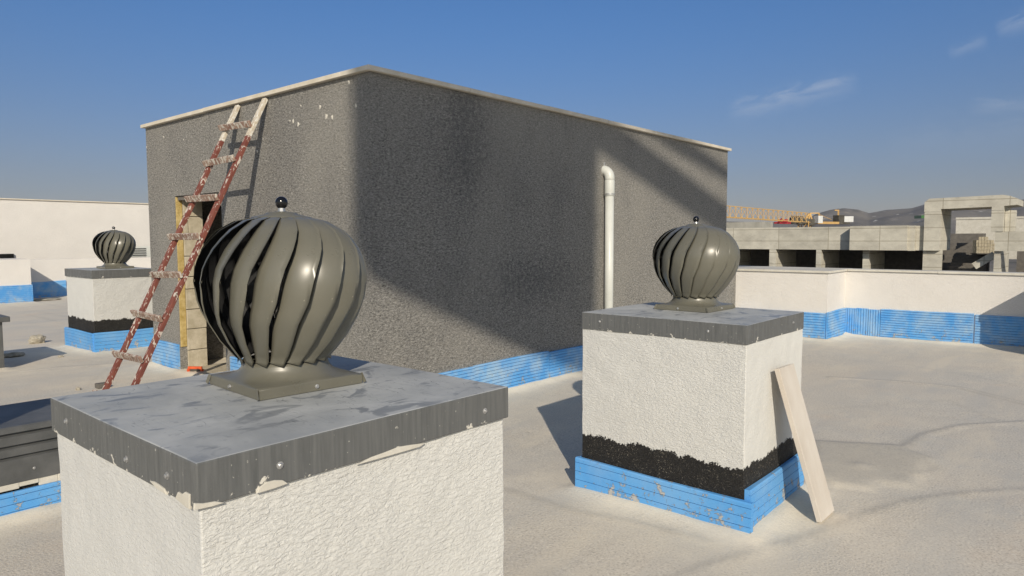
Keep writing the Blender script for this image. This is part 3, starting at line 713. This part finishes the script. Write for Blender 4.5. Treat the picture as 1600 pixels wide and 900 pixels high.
# ------------------------------------------------------------ ladder
lad = empty('wooden_ladder', (2.3, 6.67, 0), 'red painted wooden ladder splashed with plaster, leaning on the dark grey wall', 'ladder')
def rx(z): return 2.245 + .4965 * z - .03
for y in (6.94, 6.40):
    bm = bmesh.new(); bar(bm, (rx(0.01), y, .01), (rx(2.60), y, 2.60), .034, .072, (0, 1, 0)); 
    mk('rail', bm, M['red_wood'], lad, bevel=.004)
    bm = bmesh.new(); bar(bm, (rx(2.601), y, 2.601), (rx(2.985), y, 2.985), .033, .071, (0, 1, 0)); mk('rail_end', bm, M['raw_wood'], lad, bevel=.004)
for i, z in enumerate((2.73, 2.37, 2.0, 1.63, 1.275, .905, .55, .2)):
    bm = bmesh.new(); xo = rx(z) - .052; a = random.uniform(-.012, .012)
    bar(bm, (xo, 6.99 + random.uniform(-.01, .02), z + a), (xo, 6.385 - random.uniform(0, .02), z - a), .026, .062, (-.45, 0, 1)); mk('rung', bm, M['rung'], lad, bevel=.004)
tag(mk('timber_offcut', bx((2.68, 8.20, 0), (2.80, 8.30, .05)), M['dark_in'], bevel=.006), 'small dark offcut lying left of the foot of the ladder', 'offcut')

# ------------------------------------------------------------ low metal-capped curb at left, low box beyond it
curb = empty('roof_curb', (0, 4.72, 0), 'low wall with a stepped dark grey metal capping and blue skirting, left of the nearest chimney', 'curb')
mk('wall', bx((-3.2, 4.745, -.05), (2.68, 5.40, .30)), M['white_bit'], curb)
bm = bmesh.new()
prism(bm, [(5.44, .30), (5.44, .505), (5.42, .530), (4.765, .526), (4.757, .518), (4.750, .492), (4.772, .486), (4.772, .478), (4.748, .470), (4.742, .422), (4.762, .417), (4.762, .409), (4.740, .402), (4.735, .360), (4.752, .356), (4.752, .348), (4.733, .340), (4.720, .205), (4.735, .205), (4.748, .30)], 'x', -3.22, 2.70)
mk('metal_capping', bm, M['curb'], curb)
bm = bmesh.new(); n = 60                                             # ragged plaster under the capping
for i in range(n):
    a = -3.2 + i * 5.88 / n; h = .036 + .008 * math.sin(i * 1.7) + random.uniform(-.008, .008)
    box(bm, (a, 4.726 - random.uniform(0, .006), .204 - h), (a + 5.88 / n, 4.745, .206))
mk('plaster_rim', bm, M['coping_light'], curb, bevel=.004)
for a, b in ((-3.2, -1.4), (-1.39, .25), (.26, 1.75), (1.76, 2.68)): board('insulation_board', curb, (a, 4.733), (b, 4.733), (0, -1), -.03, .160, .03, 4)
for x in (1.19, .2, -.8): screw(curb, (x, 4.7255, .27), (0, -1, -.1))
lb = empty('roof_hatch', (1.4, 10.28, 0), 'low grey box with an overhanging cap, cut off by the left edge of the photo', 'hatch')
mk('wall', bx((1.4, 10.28, -.05), (2.335, 11.15, .60)), M['curb'], lb); mk('cap', bx((1.35, 10.22, .60), (2.405, 11.22, .665)), M['curb'], lb, bevel=.006)

# ------------------------------------------------------------ parapets
def stretch(bm, x0, x1, y0, y1, z0, z1): box(bm, (x0, y0, z0), (x1, y1, z1))
pr = empty('parapet', (11.33, 3.3, 0), 'white textured parapet with pale coping and blue skirting along the right side of the roof', 'parapet')
bm = bmesh.new(); box(bm, (11.33, 3.32, -.05), (12.25, 4.768, 1.055)); box(bm, (12.25, -14, -.05), (12.5, 4.768, 1.055)); box(bm, (11.33, 4.768, -.05), (12.5, 22.0, 1.055))
mk('wall', bm, M['white_far'], pr)
bm = bmesh.new(); box(bm, (11.30, 3.29, 1.058), (12.22, 22.0, 1.092))
yy = 3.28
ys_ = [22.0, 3.28, 2.0, .7, -.6, -1.9, -3.2, -4.5, -8, -14]
for a, b in zip(ys_, ys_[1:]): box(bm, (12.222, b + .003, 1.058 + random.uniform(0, .002)), (12.54, a, 1.092 + random.uniform(-.001, .002)))
mk('coping', bm, M['coping_light'], pr, bevel=.003)
board('insulation_board', pr, (11.33, 3.33), (11.33, 4.0), (-1, 0), -.04, .43, .03, 11, gw=.0042)
board('insulation_board', pr, (11.33, 4.01), (11.33, 4.72), (-1, 0), -.04, .43, .03, 11, gw=.0042)
board('insulation_board', pr, (11.31, 3.32), (12.215, 3.32), (0, -1), -.04, .45, .03, 11, gw=.0042)
for a, b, v in ((3.285, 3.13, 1), (3.125, 2.95, 1), (2.942, 2.772, 1)): board('insulation_board', pr, (12.25, b), (12.25, a), (-1, 0), -.04, .455 + random.uniform(-.006, .006), .028 + random.uniform(0, .004), 4, vertical=True, gw=.0042)
for a, b in ((2.765, 1.515), (1.495, .25), (.24, -1.0), (-1.01, -2.3)): board('insulation_board', pr, (12.25, b), (12.25, a), (-1, 0), -.04, .475, .03, 13, .465, wob=.005, gw=.0042)

pl = empty('parapet', (5.44, 21, 0), 'white parapet wall with a boxed projection at the far left of the roof', 'parapet')
bm = bmesh.new(); box(bm, (-12, 22.32, -.05), (11.9, 22.6, 1.07)); box(bm, (-12, 21.03, -.05), (5.44, 22.318, 1.115))
mk('wall', bm, M['white_far'], pl)
for a, b in ((-4, -1.2), (-1.19, 1.5), (1.51, 3.9), (3.91, 5.46)): board('insulation_board', pl, (a, 21.03), (b, 21.03), (0, -1), -.04, .46, .035, 10, gw=.0042)
for a, b in ((5.48, 6.6), (6.61, 8.2), (8.21, 10)): board('insulation_board', pl, (a, 22.32), (b, 22.32), (0, -1), -.04, .46, .035, 2, wob=.02)
tag(mk('painted_dark_slot', bx((4.0, 23.93, 1.09), (5.80, 23.985, 1.21)), M['shade_black']), 'black strip painted as a shaded slot on the tall white wall above the boxed parapet', 'opening')  # black strip set before the wall, its colour painting the slot's shade
hw = empty('tall_white_wall', (0, 24, 0), 'long tall white wall of the neighbouring block behind the left parapet', 'wall')
mk('wall', bx((-40, 24.0, -15), (13.5, 24.4, 2.76)), M['white_far'], hw)
mk('coping', bx((-40.0, 23.96, 2.765), (13.54, 24.44, 2.795)), M['stone'], hw)
lv = empty('louvre_box', (8.7, 22.9, .7), 'small grey louvred box between the distant vent and the dark building', 'louvre')
mk('case', bx((8.30, 22.75, .95), (9.4, 23.2, 1.40)), M['pvc'], lv)
bm = bmesh.new()
for i in range(6): bar(bm, (8.34, 22.735, 1.0 + i * .066), (8.95, 22.735, 1.0 + i * .066), .02, .03)
mk('slats', bm, M['curb'], lv)

# rocks and a tool on the floor
def rock(p, s, label, sq=1.0):
    bm = bmesh.new(); bmesh.ops.create_icosphere(bm, subdivisions=3, radius=1)
    for v in bm.verts:
        n = mnoise.noise(v.co * 1.6 + Vector((p.x, p.y, 0))) * .35 + mnoise.noise(v.co * 4 + Vector((p.x, 0, 0))) * .15
        v.co *= 1 + n; v.co = Vector((v.co.x * s[0], v.co.y * s[1], v.co.z * s[2]))
    bmesh.ops.translate(bm, verts=bm.verts, vec=p + Vector((0, 0, s[2] * .6)))
    tag(mk('rubble_lump', bm, M['rock'], origin=(p.x, p.y, 0)), label, 'rubble', 'lumps of mortar on the roof')
rock(ground(58, 536), (.115, .09, .085), 'round lump of pale rubble at the tip of the dark shadow')
rock(ground(22, 557), (.13, .08, .035), 'flat pale slab of rubble lying on the sandy dust, at the left edge')
rock(ground(95, 558), (.035, .03, .015), 'tiny crumb of mortar before the distant chimney')
rock(ground(122, 609), (.02, .03, .02), 'tiny crumb of mortar left of the ladder foot')
rock(ground(66, 469.5), (.45, .22, .03), 'long low slab of mortar at the foot of the far left parapet')
tl = empty('spirit_level', (3.79, 8.27, 0), 'short orange red tool lying on the floor at the doorway', 'tool')
bm = bmesh.new(); bar(bm, (3.70, 8.31, .075), (3.80, 8.17, .075), .03, .03); bar(bm, (3.70, 8.31, .02), (3.70, 8.31, .06), .03, .03, (1, 0, 0)); bar(bm, (3.80, 8.17, .02), (3.80, 8.17, .06), .03, .03, (1, 0, 0)); mk('frame', bm, M['orange'], tl, bevel=.004)
bm = bmesh.new(); bar(bm, (3.715, 8.29, .04), (3.785, 8.19, .04), .02, .04); mk('body', bm, M['crane_dark'], tl)

# ------------------------------------------------------------ unfinished concrete building to the right
cb = empty('concrete_building', (50, 8, -15), 'unfinished bare concrete building with open bays and a stair portal, beyond the right parapet', 'building')
XF = 50.0
zt, zb = 2.36, .81
def cpart(name, boxes, mat='concrete', bev=0):
    bm = bmesh.new()
    for a in boxes: box(bm, *a)
    return mk(name, bm, M[mat], cb, bevel=bev)
cpart('beam', [((XF, 13.15, zb), (XF + .35, 40, zt)), ])
cpart('beam', [((XF - .75, 9.80, zb), (XF + .35, 13.145, zt + .02))])
cpart('beam', [((XF - .45, 9.45, zb - .02), (XF + .35, 9.795, zt + .01))])
cpart('beam', [((XF, 9.04, zb), (XF + .35, 9.445, zt))])
cpart('beam', [((XF - .2, -14, zb), (XF + .35, 5.30, 1.95))])
cpart('roof', [((XF + .36, 9.05, zb - .02), (XF + 14, 40, zb + .25)), ((XF + .36, -14, zb - .02), (XF + 14, 5.39, zb + .25))][:1], 'plain_concrete')
cpart('roof', [((XF + .36, -14, zb - .02), (XF + 14, 1.9, zb + .25))], 'plain_concrete')
for y0, y1 in ((25.6, 26.0), (21.9, 22.35), (18.24, 18.70), (15.14, 15.47), (12.12, 12.51)):
    cpart('column', [((XF + .02, y0, -15), (XF + .5, y1, zb - .004)), ((XF + .502, y0 + .08, -3), (XF + 4.5, y1 - .08, zb - .025))])
cpart('column', [((XF + .02, 8.06, -15), (XF + .6, 9.03, zb - .004)), ((XF + .602, 8.75, -3), (XF + 5, 9.0, zb - .025))])
cpart('column', [((XF + .02, 5.02, -15), (XF + .6, 5.33, zb - .004)), ((XF + .602, 5.06, -3), (XF + 5, 5.28, zb - .025))])
cpart('column', [((XF + .02, 1.0, -15), (XF + .5, 1.4, zb - .004))])
cpart('floor', [((XF + .6, -14, -3.2), (XF + 14, 40, -3.0))], 'plain_concrete')
cpart('back_wall', [((XF + 8, 8.4, -3), (XF + 8.2, 40, zb - .03)), ((XF + 8, -14, -3), (XF + 8.2, 4.9, zb - .03))], 'dark_in')
cpart('lower_wall', [((XF + .6, -14, -15), (XF + .8, 40, -3.21))])
# inner posts seen in the dark bays
for y in (22.6, 19.1, 16.0, 13.2): cpart('inner_post', [((XF + 6, y, -3), (XF + 6.4, y + .4, zb - .03))])
# stair portal
pd = 3.4
cpart('portal_leg', [((XF - .25, 8.10, zb), (XF + pd, 8.98, 3.20))]); cpart('portal_leg', [((XF - .25, 4.92, 1.955), (XF + .6, 5.52, 3.20))])
bm = bmesh.new()
prism(bm, [(9.0, 3.205), (9.0, 3.80), (8.75, 4.02), (5.0, 4.10), (4.65, 4.02), (4.30, 3.86), (4.30, 3.50), (4.92, 3.45), (4.93, 3.205), (5.52, 3.205), (5.52, 3.42), (8.10, 3.36), (8.10, 3.205)], 'x', XF - .27, XF + pd)
mk('portal_lintel', bm, M['concrete'], cb)
cpart('portal_side', [((XF + .2, 4.40, 1.96), (XF + .9, 4.90, 3.20))])
st = [((XF + .7 + i * .34, 5.9 + i * .02, -3.0), (XF + 1.04 + i * .34 - .004, 8.08, -1.9 + i * .21)) for i in range(16)]
cpart('stairs', st, 'dark_in')  # stairwell shade put into the dark colour of the steps
cpart('far_parapet', [((XF + 13.5, -6, .0), (XF + 13.8, 9.3, 3.0)), ((XF + 13.45, -6, 3.004), (XF + 13.85, 9.32, 3.16))], 'coping_light')
cpart('stair_block', [((XF + 9.0, 7.0, .4), (XF + 10.6, 10.0, 1.9))], 'dark_in')  # dark colour paints the shade behind the stairs
cpart('low_block', [((XF + 1, 19.6, zt + .01), (XF + 3, 30, zt + .45))], 'plain_concrete')
bm = bmesh.new(); 
for i in range(9):
    for j in range(5 - abs(i - 5) // 2):
        a = 5.42 + i * .155; e = random.uniform(-.02, .02)
        box(bm, (XF + 3.0 + e, a, .62 + j * .21), (XF + 3.5 + e, a + .14, .62 + j * .21 + .195))
tag(mk('block_stack', bm, M['block'], origin=(XF + 3.2, 5.9, .6)), 'stack of pale building blocks on the stair landing inside the concrete portal', 'block stack')
cpart('landing', [((XF + 2.95, 5.3, .56), (XF + 6, 6.9, .61))], 'dark_in')  # shade under the block stack put into its dark colour
bm = bmesh.new(); bar(bm, (XF + .9, 6.40, -.15), (XF + .9, 5.40, .58), .3, .42); tag(mk('slanted_beam', bm, M['concrete'], origin=(XF + .9, 5.9, .2)), 'pale slanted concrete member in the dark stair opening', 'beam')

# ------------------------------------------------------------ distant tower crane
def at(px, py, dep): return Vector((0, 0, H)) + ray(px, py) * dep
cr = empty('tower_crane', tuple(at(1255, 345, 112).xy) + (-15,), 'yellow tower crane with a lattice jib just above the concrete roof', 'crane', 'tower cranes')
p0, p1 = at(1085, 317, 88), at(1262, 333, 112); q0, q1 = at(1085, 336, 88), at(1262, 347.5, 112)
side = (p1 - p0).cross(Vector((0, 0, 1))).normalized() * .55
def truss(bm, a0, a1, b0, b1, side, n, w=.085):
    """triangular jib: one top chord, two bottom chords, zigzag lacing"""
    bar(bm, a0, a1, w * 1.3, w * 1.3)
    for s in (-1, 1):
        bar(bm, b0 + side * s, b1 + side * s, w * 1.2, w * 1.2)
        for i in range(n):
            f0, f1, fm = i / n, (i + 1) / n, (i + .5) / n
            bb0 = b0.lerp(b1, f0) + side * s; bb1 = b0.lerp(b1, f1) + side * s; tp = a0.lerp(a1, fm)
            bar(bm, bb0, tp, w * .6, w * .6); bar(bm, tp, bb1, w * .6, w * .6)
bm = bmesh.new(); truss(bm, p0, p1, q0, q1, side, 21); mk('jib', bm, M['crane'], cr)
ty = at(1258, 346, 112); bm = bmesh.new()
for sx in (-.8, .8):
    for sy in (-.8, .8): bar(bm, (ty.x + sx, ty.y + sy, -15), (ty.x + sx, ty.y + sy, ty.z), .14, .14)
for i in range(10):
    za = -15 + i * (ty.z + 15) / 10; zb2 = -15 + (i + 1) * (ty.z + 15) / 10
    for (a, b), (c, d) in (((-.8, -.8), (.8, -.8)), ((.8, -.8), (.8, .8)), ((.8, .8), (-.8, .8)), ((-.8, .8), (-.8, -.8))):
        bar(bm, (ty.x + a, ty.y + b, za), (ty.x + c, ty.y + d, zb2), .08, .08)
mk('mast', bm, M['crane'], cr)
bm = bmesh.new(); h0 = at(1258, 333, 112)
for a, b in ((1252, 334), (1268, 346), (1273, 334)):
    pass
bar(bm, at(1262, 348, 112), at(1266, 333, 112), .25, .25); bar(bm, at(1270, 348, 112), at(1266, 333, 112), .2, .2); bar(bm, at(1256, 346, 112), at(1264, 334, 112), .25, .25); bar(bm, at(1266, 333, 112), at(1280, 333, 112), .15, .15); bar(bm, at(1280, 333, 112), at(1279, 345, 112), .15, .15)
mk('tower_head', bm, M['crane'], cr)
bm = bmesh.new(); bar(bm, at(1268, 348, 112), at(1306, 348.5, 116), 1.2, .38); bar(bm, at(1310, 349, 116.5), at(1310, 328.5, 116.5), .2, .2, (1, 0, 0)); bar(bm, at(1304, 328.5, 116.5), at(1311, 328.5, 116.5), .15, .15); bar(bm, at(1280, 335, 113), at(1299, 343, 115), .06, .06)
mk('counter_jib', bm, M['crane'], cr)
bm = bmesh.new(); bar(bm, at(1275, 343, 111), at(1282, 343, 111.2), 1.1, 1.15); mk('cab', bm, M['crane_white'], cr)
bm = bmesh.new(); bar(bm, at(1236, 344.5, 112), at(1271, 348, 112), 1.4, 1.0)
for i in range(4): bar(bm, at(1236 + i * 5, 350, 111.7), at(1240 + i * 5, 338, 111.7), .16, .16, (1, 0, 0))
bar(bm, at(1236, 338, 111.7), at(1254, 339, 111.7), .2, .2); mk('machinery', bm, M['crane_dark'], cr)
bm = bmesh.new(); bar(bm, at(1315, 342.5, 117), at(1329, 342.5, 117.4), 1.4, .95); mk('counterweight', bm, M['crane_white'], cr)
bm = bmesh.new(); bar(bm, at(1306, 342, 116.4), at(1315, 342, 116.9), 1.2, 1.2); bar(bm, at(1306, 349, 116.4), at(1324, 349, 116.9), 1.3, .3); mk('winch', bm, M['crane_dark'], cr)
bm = bmesh.new(); bar(bm, at(1214, 348, 107), at(1231, 348.5, 109), 1.0, .3); bar(bm, at(1219, 345, 107), at(1227, 345, 108), .8, .5); bar(bm, at(1221, 345, 107), at(1221, 341, 107), .2, .2, (1, 0, 0)); bar(bm, at(1228, 347, 108), at(1229, 343, 108), .3, .3, (1, 0, 0)); mk('trolley', bm, M['crane_red'], cr)
# green field and pale houses on the hillside
def on_hill(px_, py_, dep): return at(px_, py_, dep)
g0 = at(1441, 339, 1150); bm = bmesh.new(); bar(bm, at(1434, 339, 1150), at(1452, 338.5, 1150), 20, 5)
tag(mk('field', bm, M['field']), kind='structure')

# ------------------------------------------------------------ unseen crane added behind the camera, shaped to cast the dark wall's soft shadow
c2 = empty('tower_crane', (14.2, -19.6, -15), 'added shadow caster shaped as a tower crane with a hanging counterweight, unseen behind the camera', 'crane', 'tower cranes')
P0 = Vector((3.71, 4.77, 1.3)) - LD * 18.0; JD = Vector((1, -.61, 0)).normalized(); JN = JD.cross(Vector((0, 0, 1)))
def back(x, z):                                                      # wall point (x, z) carried towards the sun to the vertical plane of the jib
    q = Vector((x, 4.77, z)); t = (q - P0).dot(JN) / LD.dot(JN); return q - LD * t
def slab(pts, th, name, mat):
    bm = bmesh.new(); a = [bm.verts.new(back(*p) - JN * th / 2) for p in pts]; b = [bm.verts.new(back(*p) + JN * th / 2) for p in pts]; n = len(pts)
    for i in range(n): bm.faces.new((a[i], a[(i + 1) % n], b[(i + 1) % n], b[i]))
    bm.faces.new(a[::-1]); bm.faces.new(b); return mk(name, bm, mat, c2)
slab([(3.52, 5.2), (3.50, 1.62), (3.62, 1.38), (3.85, 1.25), (4.5, .97), (5.5, .55), (6.2, .27), (6.9, .0), (7.05, .05), (7.08, 2.6), (7.3, 3.4), (7.3, 4.2)], .3, 'counterweight', M['plain_concrete'])  # added caster, outlined from the shadow on the wall
slab([(6.9, 3.15), (6.9, 2.78), (9.72, 1.98), (13, 1.05), (22, -1.5), (22, -1.25), (13, 1.48), (9.6, 2.42)], .25, 'jib', M['crane'])
slab([(7.3, 3.5), (7.3, 3.2), (9.1, 2.84), (11, 2.52), (22, .8), (22, .95), (11, 2.68)], .12, 'shadow_tie_bar', M['crane'])
bm = bmesh.new()
for sx in (-.7, .7):
    for sy in (-.7, .7): bar(bm, (14.2 + sx, -19.6 + sy, -15), (14.2 + sx, -19.6 + sy, 12), .15, .15)
for i in range(12):
    za = -15 + i * 2.2
    for (a, b), (c, d) in (((-.7, -.7), (.7, -.7)), ((.7, -.7), (.7, .7)), ((.7, .7), (-.7, .7)), ((-.7, .7), (-.7, -.7))): bar(bm, (14.2 + a, -19.6 + b, za), (14.2 + c, -19.6 + d, za + 2.2), .08, .08)
mk('mast', bm, M['crane'], c2)
